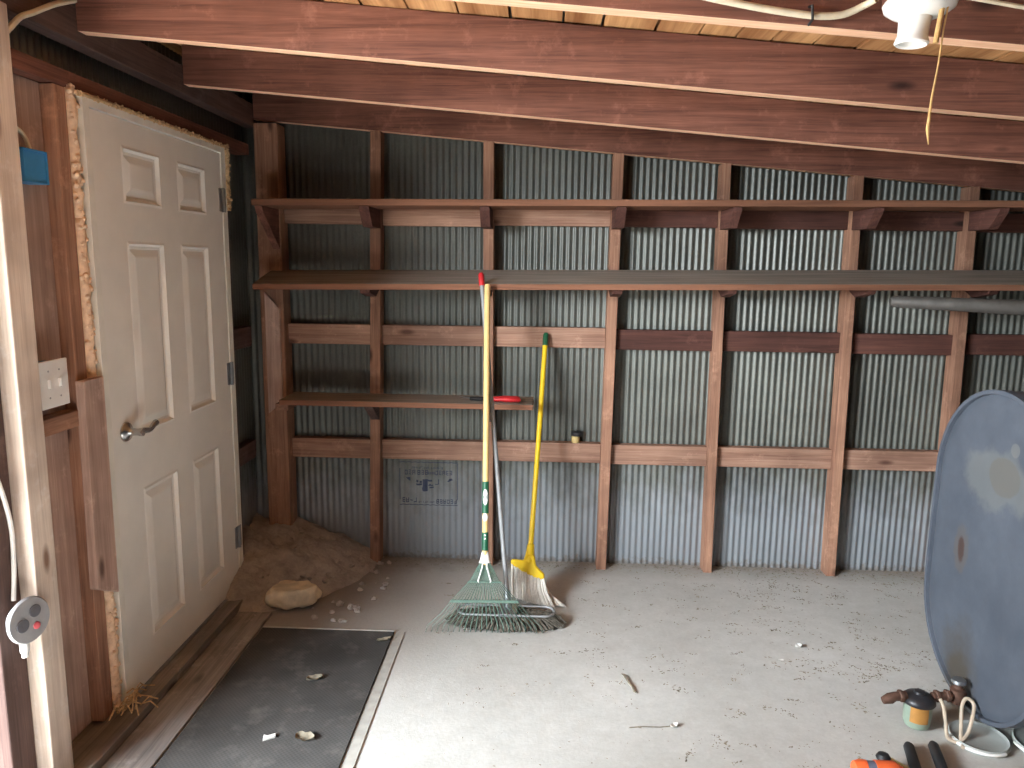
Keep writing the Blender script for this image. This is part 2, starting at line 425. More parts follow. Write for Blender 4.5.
bays = ['in the corner bay beside the dirt heap', 'in the bay with the blue ink stamp', 'in the bay behind the yellow broom', 'in the bay right of the yellow broom',
        'in the middle bay left of the sturdy stud', 'in the bay just left of the tank', 'in the far right bay behind the tank']
rows = [(.556, .657, 'low'), (1.149, 1.249, 'middle'), (1.744, 1.832, 'high')]
sx = lambda i, z: studs[i][1]+(studs[i][0]-studs[i][1])*z/2.1
for z0, z1, rn in rows:
    for k, bd in enumerate(bays):
        zc = (z0+z1)/2
        xa = -1.284 if k == 0 else sx(k-1, zc)+studs[k-1][2]+.001
        xb = sx(k, zc)-.001 if k < 6 else 3.0
        dz = random.uniform(-.004, .004)
        MB().box(xa, xb, D-.055, D-.006, z0+dz, z1+dz).build('girt', wood('girt' if k < 3 or z0 < 1 else 'red', 'x'), bevel=.002, label=f'{rn} horizontal girt {bd}', cat='girt', group='girts of the back wall')

# ------------------------------------------------------------------ shelves and their brackets
beam('shelf_board', (-1.335, 3.43, 1.811), (3.0, 3.43, 1.842), (0, .258, 0), (0, 0, .029), M['shelf'], label='highest long shelf board on the back wall, just under the rafters', cat='shelf', group='wall shelves')
beam('shelf_board', (-1.345, 3.43, 1.428), (3.0, 3.43, 1.484), (0, .256, .062), (0, 0, .028), M['shelf'], label='long dusty middle shelf board that the rake handle leans on', cat='shelf', group='wall shelves')
lowshelf = beam('shelf_board', (-1.25, 3.458, .880), (-.035, 3.458, .880), (0, .23, 0), (0, 0, .026), M['shelf'], label='short low shelf board holding the red-handled shears', cat='shelf', group='wall shelves')
stud_names = ['corner post', 'slim stud by the stamped sheet', 'stud behind the rake handle', 'stud right of the broom', 'mid-wall stud', 'sturdy stud left of the tank', 'stud behind the tank']
def bracket(x, w, yf, ztf, ztb, h, cut, lab, mat):
    y1 = S-.001
    MB().prism([(x, yf, ztf), (x, yf, ztf-h*.25), (x, yf+cut, ztf-h), (x, y1, ztb-h), (x, y1, ztb)], (w, 0, 0)).build('shelf_bracket', mat, bevel=.002, label=lab, cat='bracket', group='shelf brackets')
for k in range(7):
    x = -1.375 if k == 0 else sx(k-1, 1.8)+.002
    zt = 1.809+.031*(x+1.335)/4.335
    y1 = 3.664 if k == 0 else S-.001
    if k == 0:
        MB().prism([(-1.325, 3.44, zt), (-1.325, 3.46, zt-.03), (-1.325, y1, zt-.19), (-1.325, y1, zt)], (.035, 0, 0)).build('shelf_bracket', wood('rafter', 'y'), bevel=.002, label='diagonal bracket under the high shelf at the corner post', cat='bracket', group='shelf brackets')
    else:
        MB().prism([(x, 3.445, zt), (x, 3.455, zt-.02), (x, 3.52, zt-.088), (x, y1, zt-.088), (x, y1, zt)], (studs[k-1][2]-.004, 0, 0)).build('shelf_bracket', wood('red', 'y'), bevel=.002, label='bracket under the high shelf at the '+stud_names[k], cat='bracket', group='shelf brackets')
for k in (1, 2, 3, 4, 5, 6):
    x = sx(k-1, 1.45)+.002; off = (.056)*(x+1.345)/4.345
    zf = 1.426+off; zb = 1.488+off
    MB().prism([(x, 3.46, zf+.007), (x, 3.475, zf-.015), (x, 3.60, zf-.035), (x, S-.001, zb-.06), (x, S-.001, zb-.001)], (studs[k-1][2]-.004, 0, 0)).build('shelf_bracket', wood('red', 'y'), bevel=.002, label='tapered bracket under the middle shelf at the '+stud_names[k], cat='bracket', group='shelf brackets')
for k in (1, 2):
    x = sx(k-1, .85)+.004
    MB().prism([(x, 3.52, .879), (x, 3.54, .86), (x, S-.001, .77), (x, S-.001, .879)], (studs[k-1][2]-.008, 0, 0)).build('shelf_bracket', wood('dark', 'y'), bevel=.002, label='small dark bracket under the low shelf at the '+stud_names[k], cat='bracket', group='shelf brackets')
MB().box(-1.284, -1.25+.03, 3.50, 3.72, .845, .879).build('shelf_bracket', wood('stud', 'y'), bevel=.002, label='ledger block under the low shelf against the corner post', cat='bracket', group='shelf brackets')

# ------------------------------------------------------------------ left wall framing
beam('door_header', (-1.50, 1.99, 2.062), (-1.50, 3.664, 2.062), (.075, 0, 0), (0, 0, .05), wood('rafter', 'y'), label='horizontal header board running over the cream door', cat='beam')
for z0, z1, lab in ((1.14, 1.24, 'upper dark girt on the left wall between door and corner post'), (.57, .66, 'lower dark girt on the left wall between door and corner post')):
    beam('girt', (-1.50, 3.40, z0), (-1.50, 3.664, z0), (.05, 0, 0), (0, 0, z1-z0), wood('dark', 'y'), label=lab, cat='girt', group='girts of the left wall')
MB().box(-1.50, -1.425, 2.205, 2.262, .045, 2.06).build('door_stud', wood('stud', 'z'), bevel=.003, label='reddish upright stud beside the foam on the latch side of the door', cat='stud')
MB().box(-1.50, -1.425, 3.345, 3.395, .045, 2.06).build('door_stud', wood('dark', 'z'), bevel=.003, label='dark upright stud on the hinge side of the door', cat='stud')
MB().box(-1.503, -1.465, 1.99, 2.204, 1.10, 2.06).build('backing_board', wood('board', 'z'), bevel=.002, label='weathered reddish board behind the white switch plate', cat='board')
MB().box(-1.503, -1.465, 1.99, 2.204, .045, 1.098).build('backing_board', wood('board', 'z'), bevel=.002, label='greyish pink board below the switch plate, beside the pale post', cat='board')
MB().box(-1.50, -1.42, 1.99, 2.204, 1.05, 1.10).build('blocking_board', wood('stud', 'y'), bevel=.003, label='short horizontal block just under the white switch plate', cat='board')
MB().prism([(-1.424, 2.185, .52), (-1.424, 2.195, 1.19), (-1.424, 2.30, 1.19), (-1.424, 2.298, .46)], (.028, 0, 0)).build('scrap_board', wood('board', 'z'), bevel=.003, label='short upright board nailed beside the door latch, cut square on top', cat='board')
MB().box(-1.50, -1.385, 1.895, 1.985, .04, RB(-1.4)-.03).build('opening_post', wood('pale', 'z'), bevel=.004, label='pale sunlit post at the left edge beside the open side', cat='post')
MB().box(-1.50, -1.43, 1.80, 1.893, .04, 2.12).build('opening_post', wood('dark', 'z'), bevel=.004, label='darker brown jamb post left of the pale post', cat='post')
sill = beam('sill_plate', (-1.50, 1.80, .0), (-1.50, 3.66, .0), (.165, 0, 0), (0, 0, .04), wood('grey', 'y'), label='grey worn sill plate running along the floor under the door', cat='beam')
beam('kick_board', (-1.332, 1.4, .0), (-1.332, 3.08, .0), (.152, 0, 0), (0, 0, .012), wood('grey', 'y'), label='grey floor board between the sill plate and the dark mat', cat='board')

# ------------------------------------------------------------------ door
dr = thing('door_1', 'cream six-panel door in the left wall', 'door', (LX, 2.82, .04), kind='structure')
Y0, Y1, Z0, Z1 = 2.347, 3.29, .046, 2.018
b = MB()
pys = [(2.512, 2.764), (2.892, 3.134)]; pzs = [(.19, .755), (.95, 1.62), (1.745, 1.934)]
gy = [Y0]+[v for p in pys for v in p]+[Y1]; gz = [Z0]+[v for p in pzs for v in p]+[Z1]
for j in range(len(gz)-1):
    for i in range(len(gy)-1):
        y0, y1, z0, z1 = gy[i], gy[i+1], gz[j], gz[j+1]
        if i % 2 == 1 and j % 2 == 1:
            rings = []
            for ins, dep in ((0, 0), (.008, .003), (.016, -.010), (.026, -.012), (.050, -.003), (.056, -.002)):
                rings.append([b.bm.verts.new((LX+dep, *q)) for q in ((y0+ins, z0+ins), (y1-ins, z0+ins), (y1-ins, z1-ins), (y0+ins, z1-ins))])
            for a, c in zip(rings, rings[1:]):
                for k in range(4): b.bm.faces.new((a[k], a[(k+1) % 4], c[(k+1) % 4], c[k]))
            b.bm.faces.new(rings[-1])
        else:
            b.bm.faces.new([b.bm.verts.new((LX, *q)) for q in ((y0, z0), (y1, z0), (y1, z1), (y0, z1))])
bmesh.ops.remove_doubles(b.bm, verts=b.bm.verts, dist=1e-5)
edge = [(LX, Y0, Z0), (LX, Y1, Z0), (LX, Y1, Z1), (LX, Y0, Z1)]
back = [(LX-.042, p[1], p[2]) for p in edge]
for k in range(4):
    b.bm.faces.new([b.bm.verts.new(q) for q in (edge[k], back[k], back[(k+1) % 4], edge[(k+1) % 4])])
b.bm.faces.new([b.bm.verts.new(q) for q in back])
bmesh.ops.remove_doubles(b.bm, verts=b.bm.verts, dist=1e-5)
slab = b.build('door_slab', M['door'], dr)
# jambs
fr = MB().box(-1.50, LX+.004, 2.312, 2.343, .04, 2.047)
fr.box(-1.50, LX+.004, 3.294, 3.338, .04, 2.047); fr.box(-1.50, LX+.004, 2.3431, 3.2939, 2.022, 2.047)
fr.build('door_frame', M['jamb'], dr, bevel=.001)
MB().box(-1.50, LX+.012, 2.345, 3.292, .034, .045).build('threshold', M['steel'], dr)
for z in (1.82, 1.055, .28):
    hb = MB().box(LX-.001, LX+.003, 3.262, 3.288, z-.05, z+.05)
    hb.box(LX+.004, LX+.006, 3.296, 3.32, z-.05, z+.05)
    hb.tube([(LX+.008, 3.292, z-.052), (LX+.008, 3.292, z+.052)], .007, 10)
    hb.build('hinge', M['steel'], dr)
# lever handle
hy, hz = 2.424, .98
b = MB(); b.lathe((LX+.001, hy, hz), (1, 0, 0), [(.034, 0), (.034, .004), (.030, .010), (.018, .014), (.013, .020), (.012, .044), (.014, .050), (.013, .062), (.002, .064)], 32)
hd = b.build('door_handle', M['chrome'], dr, smooth=True); hd['label'] = 'nickel lever handle'
lev = [(LX+.052, hy, hz), (LX+.054, hy+.02, hz+.001), (LX+.055, hy+.045, hz-.003), (LX+.054, hy+.065, hz-.004), (LX+.053, hy+.085, hz+.006), (LX+.052, hy+.105, hz+.012), (LX+.049, hy+.118, hz+.008), (LX+.045, hy+.124, hz-.002)]
MB().tube(lev, [.0115, .011, .010, .0085, .010, .011, .009, .004], 12).build('lever', M['chrome'], hd, smooth=True)

# expanding foam around the frame
def foam_strip(path_fn, n, rad, seed, name, mat, label):
    b = MB(); rr = random.Random(seed); P = []; Rr = []
    for i in range(n+1):
        p = Vector(path_fn(i/n)); k = i*.9
        nz = noise.noise(Vector((k, seed, 0)))
        P.append(p+Vector((nz*.006, nz*.010, 0))); Rr.append(rad*(1+.45*noise.noise(Vector((k*1.7, seed+9, 3)))))
    b.tube(P, Rr, 9)
    for i in range(n*3):
        p = Vector(path_fn(rr.random())); a = .22+rr.random()*.34
        r = rad*a
        s = bmesh.ops.create_icosphere(b.bm, subdivisions=1, radius=r, matrix=Matrix.Translation(p+Vector((rr.uniform(.3, .9)*rad, rr.uniform(-.9, .9)*rad, rr.uniform(-.01, .01)))))
    return b.build(name, mat, smooth=True, label=label, cat='insulation foam')
foam_strip(lambda t: (-1.432, 2.286, .05+t*2.02), 120, .019, 1, 'spray_foam', M['foam'], 'orange expanding foam squeezed out along the latch side of the door frame')
foam_strip(lambda t: (-1.412, 2.30+t*1.04, 2.053), 60, .009, 2, 'spray_foam', M['straw'], 'ragged tan foam along the top of the door frame')
foam_strip(lambda t: (-1.408, 3.348, 1.78+t*.28), 30, .014, 3, 'spray_foam', M['straw'], 'torn tan foam down the hinge side of the door frame')
b = MB(); rr = random.Random(8)
for i in range(26):
    p = Vector((-1.375+rr.uniform(-.03, .03), 2.30+rr.uniform(-.07, .06), .048+rr.uniform(0, .03)))
    q = p+Vector((rr.uniform(-.03, .06), rr.uniform(-.09, .09), rr.uniform(-.02, .03)))
    m_ = (p+q)/2+Vector((0, 0, .02)); q.z = max(q.z, .046)
    b.tube([p, m_, q], .0025, 5)
b.build('foam_scraps', M['straw'], label='shreds of torn foam lying on the sill at the foot of the door frame', cat='scraps', kind='stuff')

# switch plate, blue box, round outlet cover, loose wires
sw = thing('light_switch', 'white two-gang switch plate on the reddish board left of the door', 'light switch', (-1.464, 2.06, 1.13))
MB().box(-1.466, -1.405, 2.008, 2.118, 1.145, 1.262).build('switch_box', M['bluebox'], sw)
cpl = MB().box(-1.405, -1.399, 1.998, 2.128, 1.135, 1.272).build('cover_plate', M['white'], sw, bevel=.002)
for y in (2.04, 2.088):
    MB().prism([(-1.399, y-.005, 1.192), (-1.399, y+.005, 1.192), (-1.399, y+.005, 1.216), (-1.399, y-.005, 1.216)], (.008, 0, .003)).build('toggle', M['white'], cpl)
    for z in (1.165, 1.242): MB().lathe((-1.399, y, z), (1, 0, 0), [(.003, 0), (.003, .001)], 10).build('screw', M['cover'], cpl)
jb = thing('junction_box', 'small blue plastic electrical box on the board left of the door', 'electrical box', (-1.464, 2.07, 1.77))
fr = MB(); y0, y1, z0, z1 = 2.025, 2.125, 1.765, 1.855
fr.box(-1.465, -1.461, y0, y1, z0, z1)
for a in ((y0, y0+.004, z0, z1), (y1-.004, y1, z0, z1), (y0, y1, z0, z0+.004), (y0, y1, z1-.004, z1)): fr.box(-1.465, -1.405, *a)
fr.box(-1.42, -1.41, y0+.004, y1-.004, z0+.004, z1-.004)
fr.build('box', M['bluebox'], jb, bevel=.001)
MB().tube(soft([(-1.43, 1.99, 1.87), (-1.43, 2.01, 1.90), (-1.43, 2.045, 1.905), (-1.43, 2.075, 1.885), (-1.43, 2.088, 1.857)]), .006, 8).build('cable', M['cream'], jb, smooth=True)
oc = thing('outlet_cover', 'round grey outlet cover with two dark sockets and a red button on the pale post', 'outlet', (-1.36, 1.885, .50))
cx, cy, cz = -1.37, 1.845, .590
MB().lathe((cx-.03, cy, cz), (1, -.25, .05), [(.045, 0), (.048, .02), (.062, .022), (.064, .026), (.060, .032), (.002, .033)], 32).build('cover', M['cover'], oc, smooth=True)
ax = Vector((1, -.25, .05)).normalized(); cc = Vector((cx-.03, cy, cz))+ax*.033
u = Vector((.25, 1, 0)).normalized(); w = ax.cross(u)
for du, dw, r, nm, mm in ((-.024, -.006, .018, 'socket', 'socket'), (.016, .020, .017, 'socket', 'socket'), (.016, -.022, .010, 'test_button', 'rosebutton')):
    MB().lathe(cc+u*du+w*dw, ax, [(r, -.002), (r, .002), (r*.8, .003), (.001, .001 if nm == 'socket' else .004)], 20).build(nm, M[mm], oc, smooth=True)
MB().lathe((cx-.028, cy, cz-.06), (0, 0, -1), [(.012, 0), (.012, .035), (.009, .036), (.009, .05)], 14).build('cord_grip', M['white'], oc, smooth=True)
MB().tube(soft([(-1.435, 1.80, 1.12), (-1.425, 1.835, 1.0), (-1.42, 1.858, .9), (-1.42, 1.868, .82), (-1.42, 1.862, .72), (-1.42, 1.85, .64)]), .006, 8).build('loose_cable', M['white'], smooth=True, label='loose white cable hanging above the round outlet cover', cat='cable')
MB().tube(soft([(-1.40, 1.95, 2.10), (-1.398, 2.004, 2.149), (-1.398, 2.05, 2.19), (-1.398, 2.109, 2.221), (-1.398, 2.20, 2.27), (-1.398, 2.298, 2.313)]), .008, 8).build('loose_cable', M['cream'], smooth=True, label='cream cable arching across the plate in the upper left corner', cat='cable')

# ------------------------------------------------------------------ floor pieces
MB().box(-1.172, -.604, .9, 2.945, .001, .010).build('rubber_mat', M['mat'], bevel=.002, label='dark ribbed rubber mat on the floor in front of the door', cat='mat', origin=(0, 0, 0))
MB().box(-.602, -.560, .9, 2.956, .001, .0045).build('edging_strip', M['strip'], bevel=.001, label='pale narrow strip along the right edge of the dark mat', cat='strip')
MB().box(-1.172, -.602, 2.947, 2.957, .001, .012).build('edging_strip', M['strip'], bevel=.002, label='thin pale strip along the back edge of the dark mat', cat='strip')

def mound(x, y):
    a = max(0, 1-((x+1.50)/.66)**2*.9-((3.80-y)/.70)**2*.8)
    n_ = noise.fractal(Vector((x*8, y*8, 2)), 1, 2, 5)
    return .235*a*(1+.16*n_)+(.008*n_ if a > 0 else 0)-.012
b = MB(); b.grid(lambda x, y: (x, y, mound(x, y)), lin(-1.505, -.70, 80), lin(2.98, D-.004, 80))
b.build('dirt_heap', M['earth'], origin=(0, 0, 0), smooth=True, label='dark earth heaped in the corner between door and back wall', cat='dirt', kind='stuff')
b = MB(); rr = random.Random(21)
for i in range(60):
    x = rr.uniform(-1.3, -.72); y = rr.uniform(3.03, 3.7); r = rr.uniform(.006, .02)
    z = max(mound(x, y), 0)
    bmesh.ops.create_icosphere(b.bm, subdivisions=1, radius=r, matrix=Matrix.Translation((x, y, z+r*.3)) @ Matrix.Diagonal((1, rr.uniform(.7, 1.2), rr.uniform(.5, .9), 1)))
for v in b.bm.verts: v.co += Vector((rr.uniform(-.003, .003), rr.uniform(-.003, .003), rr.uniform(-.003, .003)))
b.build('dirt_clods', M['earth'], label='clods and pebbles crumbling off the earth heap', cat='dirt', kind='stuff')

def rock(name, c, dims, mat, seed, label, cat, rot=0, jag=.22):
    b = MB(); bmesh.ops.create_icosphere(b.bm, subdivisions=4, radius=1)
    mr = Matrix.Rotation(rot, 3, 'Z')
    for v in b.bm.verts:
        n_ = noise.fractal(v.co*1.6+Vector((seed, 0, 0)), 1, 2, 4)
        p = v.co*(1+jag*n_); p.z = max(min(p.z, .62+.1*n_), -.6)
        v.co = mr @ Vector((p.x*dims[0], p.y*dims[1], p.z*dims[2]))+Vector(c)
    return b.build(name, mat, smooth=True, label=label, cat=cat)
st = rock('broken_stone', (-1.115, 3.17, .055), (.115, .075, .070), M['stone'], 4, 'pale broken stone lying at the foot of the earth heap', 'stone', .15)

# litter scattered over the concrete
b = MB(); rr = random.Random(77)
def chip(x, y, L):
    W = L*rr.uniform(.2, .5); a = rr.random()*6.28; ca, sa = math.cos(a), math.sin(a); h = rr.uniform(.0008, .0025)
    p = lambda u, v, z: (x+u*ca-v*sa, y+u*sa+v*ca, z)
    V = [b.bm.verts.new(q) for q in (p(-L, 0, .0004), p(0, -W, .0004), p(L, 0, .0004), p(0, W, .0004), p(0, 0, .0004+h))]
    for i in range(4): b.bm.faces.new((V[i], V[(i+1) % 4], V[4]))
k = 0
while k < 330:                                   # small drifts of crumbs
    x = rr.uniform(-.45, 2.2); y = rr.uniform(1.75, 3.72)
    dens = .15+.85*min(1, max(0, (x+.2)/1.5))
    if y < 2.4: dens *= .5
    if rr.random() > dens or (x > 1.2 and 1.95 < y < 2.55): continue
    k += 1; a = rr.gauss(0, .5); sp = rr.uniform(.012, .05)
    for i in range(rr.randint(4, 16)):
        u, v = rr.gauss(0, sp), rr.gauss(0, sp*.3)
        chip(x+u*math.cos(a)-v*math.sin(a), min(3.76, y+u*math.sin(a)+v*math.cos(a)), rr.uniform(.0025, .008))
for i in range(900): chip(rr.uniform(-.75, 2.9), D-.012-abs(rr.gauss(0, .05)), rr.uniform(.003, .011))
for i in range(420):
    x, y = rr.uniform(-.5, 2.2), rr.uniform(1.75, 3.7)
    if not (x > 1.2 and 1.95 < y < 2.55): chip(x, y, rr.uniform(.002, .006))
b.build('leaf_litter', M['litter'], label='crumbs of dry leaf and dirt strewn over the concrete floor', cat='litter', kind='stuff', origin=(0, 0, 0))

def leaf(c, L, W, rot, mat, label, curl=.25, name='dry_leaf', cat='leaf'):
    b = MB(); us = lin(-1, 1, 10); vs = lin(-1, 1, 4); cr, sr = math.cos(rot), math.sin(rot)
    def f(u, v, dz):
        w = W*math.sqrt(max(0, 1-u*u))*(1+.2*math.sin(u*7)); x = u*L; y = v*w
        z = curl*(v*v)*W+curl*.6*L*u*u*.4+.002+dz
        return (c[0]+x*cr-y*sr, c[1]+x*sr+y*cr, c[2]+z)
    b.grid(lambda u, v: f(u, v, 0), us, vs); b.grid(lambda u, v: f(u, v, .0012), us, vs)
    return b.build(name, mat, smooth=True, label=label, cat=cat)
leaf((-.827, 2.555, .010), .030, .016, .4, M['leaf'], 'curled grey leaf lying in the middle of the dark mat', .6)
leaf((-.752, 2.206, .010), .034, .022, -.2, M['leaf'], 'pale torn leaf near the front of the dark mat', .4)
leaf((-.63, 2.86, .012), .03, .012, .5, M['leaf'], 'small dry leaf at the back right corner of the dark mat', .5)
leaf((1.09, 2.936, .001), .014, .012, .3, M['scrap'], 'bright white chip on the open floor left of the tank', .8, 'white_chip', 'chip')
leaf((.984, 2.82, .001), .011, .007, .1, M['scrap'], 'smaller pale chip just in front of the bright white chip', .5, 'white_chip', 'chip')
leaf((.479, 2.361, .001), .016, .009, .6, M['scrap'], 'cream curled flake near the bottom middle of the floor', .6, 'cream_flake', 'flake')
MB().prism([(-.885, 2.185, .0112), (-.852, 2.205, .0112), (-.858, 2.222, .0112), (-.880, 2.208, .0112), (-.893, 2.212, .0112)], (.002, 0, .006)).build('paper_scrap', M['scrap'], label='small white paper scrap on the dark mat near the bottom edge', cat='paper')
MB().tube([(.333, 2.683, .004), (.340, 2.66, .008), (.352, 2.62, .006), (.362, 2.59, .007), (.367, 2.567, .004), (.374, 2.556, .003)], [.0015, .003, .003, .003, .004, .002], 6).build('twig', M['leaf'], smooth=True, label='thin pale twig on the bare floor right of the broom', cat='twig')
MB().tube([(.325, 2.345, .003), (.37, 2.348, .006), (.43, 2.352, .004), (.466, 2.36, .003)], .0018, 6).build('twig', M['leaf'], smooth=True, label='hair-thin stalk leading to the cream flake near the bottom', cat='twig')

# ------------------------------------------------------------------ leaf rake
B0 = Vector((-.222, 2.985, .004)); T0 = Vector((-.250, 3.388, 1.470))
d = (T0-B0).normalized(); ux = (Vector((1, 0, 0))-d*d.x).normalized(); nn = d.cross(ux)*-1      # nn points to the camera side
if nn.y > 0: nn = -nn
Lr = (T0-B0).length
rk = thing('leaf_rake', 'wooden-handled leaf rake with a green fan head leaning on the middle shelf', 'rake', tuple(B0))
P = lambda s, a, o=0: B0+d*s+ux*a+nn*o           # s metres up the handle, a sideways, o towards the camera
neck = .300
rkh = MB().tube([P(neck-.02, 0), P(neck+.4, 0), P(Lr-.01, 0), P(Lr, 0)], [.0125, .0135, .0135, .010], 14).build('handle', M['handle'], rk, smooth=True)
bands = [(.340, .418, 'green', .0142), (.500, .637, 'green', .0146)]
for s0, s1, m_, r in bands:
    MB().tube([P(s0, 0), P(s1, 0)], r, 14).build('green_band', M[m_], rkh, smooth=True)
for s0, s1 in ((.535, .605), (.466, .500)):
    b = MB()
    b.lathe(P((s0+s1)/2, 0, .0115), nn, [(.0135, -.002), (.0135, .0042), (.001, .0045)], 20)
    bm_ = b.bm
    for v in bm_.verts:
        q = v.co-P((s0+s1)/2, 0, .0115); a = q.dot(d); v.co += d*a*(((s1-s0)/2)/.0135-1)
        q2 = v.co-P((s0+s1)/2, 0, .0115); e = q2.dot(ux); v.co -= ux*e*.15; v.co -= nn*(e*e/.03)
    b.build('oval_label', M['white'], rkh, smooth=True)
for s in (.392, .406):
    MB().lathe(P(s, 0, .0135), nn, [(.004, 0), (.004, .0015)], 10).build('rivet', M['white'], rkh)
MB().tube([P(neck-.012, 0), P(neck, 0), P(neck+.034, 0)], [.028, .022, .0150], 14, flat=.7).build('ferrule', M['white'], rk, smooth=True)
nt = 22
hb = .245
for i in range(nt):
    k = -1+2*i/(nt-1)
    tipx = k*.245
    pts = [P(neck-.01, k*.020, .004), P(.215, k*.062, .012), P(.130, k*.142, .020), P(.070, k*.192, .014), P(.022, tipx, .004), P(.008, tipx*1.01, .010), P(.001, tipx*1.015, .026), P(.003, tipx*1.015, .034)]
    pts = [Vector((p.x, p.y, max(p.z, .004))) for p in pts]
    MB().tube(pts, .0022, 6, flat=.6).build('tine', M['tine'], rk, smooth=True)
MB().prism([P(.122, -.150, .016), P(.134, -.144, .016), P(.134, .144, .016), P(.122, .150, .016)], nn*.009).build('crossbar', M['tine'], rk, bevel=.001)
MB().prism([P(.205, -.076, .012), P(.212, -.070, .012), P(.212, .070, .012), P(.205, .076, .012)], nn*.007).build('crossbar', M['tine'], rk, bevel=.001)
for sgn in (-1, 1):
    b = MB(); b.tube([P(neck-.008, sgn*.008, .014), P(.272, sgn*.010, .022), P(.238, sgn*.020, .026), P(.213, sgn*.028, .022), P(.208, sgn*.024, .020)], .003, 6)
    b.build('tension_spring', M['white'], rk, smooth=True)

# ------------------------------------------------------------------ dust mop with a silver handle
B1 = Vector((-.125, 3.075, .075)); T1 = Vector((-.282, 3.418, 1.52))
mp = thing('dust_mop', 'silver-handled mop with a red grip tip and oval wire frame behind the rake', 'mop', (-.125, 3.075, 0))
dm = (T1-B1).normalized(); Lm = (T1-B1).length
mph = MB().tube([B1, B1+dm*(Lm-.055)], .0105, 12).build('handle', M['alu'], mp, smooth=True)
MB().tube([B1+dm*(Lm-.06), B1+dm*(Lm-.01), B1+dm*Lm], [.0135, .0135, .008], 12).build('grip', M['red'], mph, smooth=True)
loop = []; xa, xb_, ya, yb, zz = -.345, .078, 3.020, 3.115, .062
for i in range(13): 
    a = -math.pi/2+math.pi*i/12; loop.append((xb_-.045+math.cos(a)*.045, (ya+yb)/2+math.sin(a)*.0475, zz))
for i in range(13):
    a = math.pi/2+math.pi*i/12; loop.append((xa+.045+math.cos(a)*.045, (ya+yb)/2+math.sin(a)*.0475, zz))
loop.append(loop[0])
MB().tube(loop, .0050, 8, cap=False).build('wire_frame', M['alu'], mp, smooth=True)
MB().box(-.165, -.085, 3.015, 3.12, .054, .070).build('clip', M['steel'], mp, bevel=.004)
MB().tube([(-.125, 3.065, .066), B1, B1+dm*.07], [.016, .017, .014], 12).build('swivel_socket', M['steel'], mp, smooth=True)
b = MB(); rr = random.Random(31)
for i in range(1100):
    a = rr.random()*2*math.pi; e = rr.uniform(.25, 1)
    cx_, cy_ = (xa+xb_)/2, (ya+yb)/2+.0
    ex, ey = .235, .075
    p = Vector((cx_+math.cos(a)*ex*e*.8, cy_+math.sin(a)*ey*e*.7, .035+rr.uniform(0, .02)))
    q = Vector((cx_+math.cos(a)*(ex*e+.035), cy_+math.sin(a)*(ey*e+.022), .004+rr.uniform(0, .012)))
    m_ = (p+q)/2+Vector((rr.uniform(-.01, .01), rr.uniform(-.01, .01), .012))
    b.tube([p, m_, q], .0030, 5)
b.build('yarn_pad', M['mop'], mp, smooth=True)

# ------------------------------------------------------------------ yellow angle broom
Bb = Vector((-.045, 3.245, .0)); Tb = Vector((.020, 3.706, 1.225))
db = (Tb-Bb).normalized(); Lb = (Tb-Bb).length
bx = (Vector((1, 0, 0))-db*db.x).normalized(); bn = db.cross(bx)
if bn.y > 0: bn = -bn
br = thing('angle_broom', 'yellow broom with a green handle tip and pale slanted bristles', 'broom', tuple(Bb))
Q = lambda s, a, o=0: Bb+db*s+bx*a+bn*o
brh = MB().tube([Q(.20, -.002), Q(.7, 0), Q(Lb-.06, 0)], .0120, 14).build('handle', M['yellow'], br, smooth=True)
MB().tube([Q(Lb-.065, 0), Q(Lb-.01, 0), Q(Lb, 0)], [.0135, .0135, .009], 14).build('handle_tip', M['green'], brh, smooth=True)
b = MB()
b.tube([Q(.195, -.002), Q(.24, -.002), Q(.285, -.001)], [.030, .020, .0155], 16)
outline = [(-.090, .186), (-.086, .207), (-.030, .205), (-.012, .235), (.018, .235), (.030, .185), (.070, .150), (.074, .128), (.055, .122), (.010, .133), (-.040, .155)]
b.prism([Q(s, a, -.024) for a, s in outline], bn*.048)
b.build('broom_cap', M['yellow'], br, bevel=.008, smooth=True)
b = MB(); rr = random.Random(41)
for i in range(420):
    k = rr.random(); o = rr.uniform(-.020, .020)
    a0 = -.086+k*.156; s0 = .192-k*.062
    a1 = -.075+k*.150+.055*k**3; s1 = .045-.036*min(1, k*1.3)
    s1 = max(.006, s1*(.8+.4*rr.random()))
    oo = o*1.9
    p = Q(s0, a0, o); q = Q(s1, a1, oo+.004); m_ = Q((s0+s1)/2, (a0+a1)/2-.010*k, o*1.5)
    q.z = max(q.z, .003)
    b.tube([p, m_, q], [.0028, .0030, .0016], 5)
for i in range(36):                                      # splayed outer bristles
    k = rr.random(); p = Q(.135-.02*k, .055+.015*k, rr.uniform(-.02, .02)); m_ = Q(.055, .092+.02*k, 0)
    q = Q(.012, .120+.06*k, rr.uniform(-.01, .02)); q.z = max(q.z, .004)
    b.tube([p, m_, q], [.003, .003, .0016], 5)
b.build('bristles', M['bristle'], br, smooth=True)

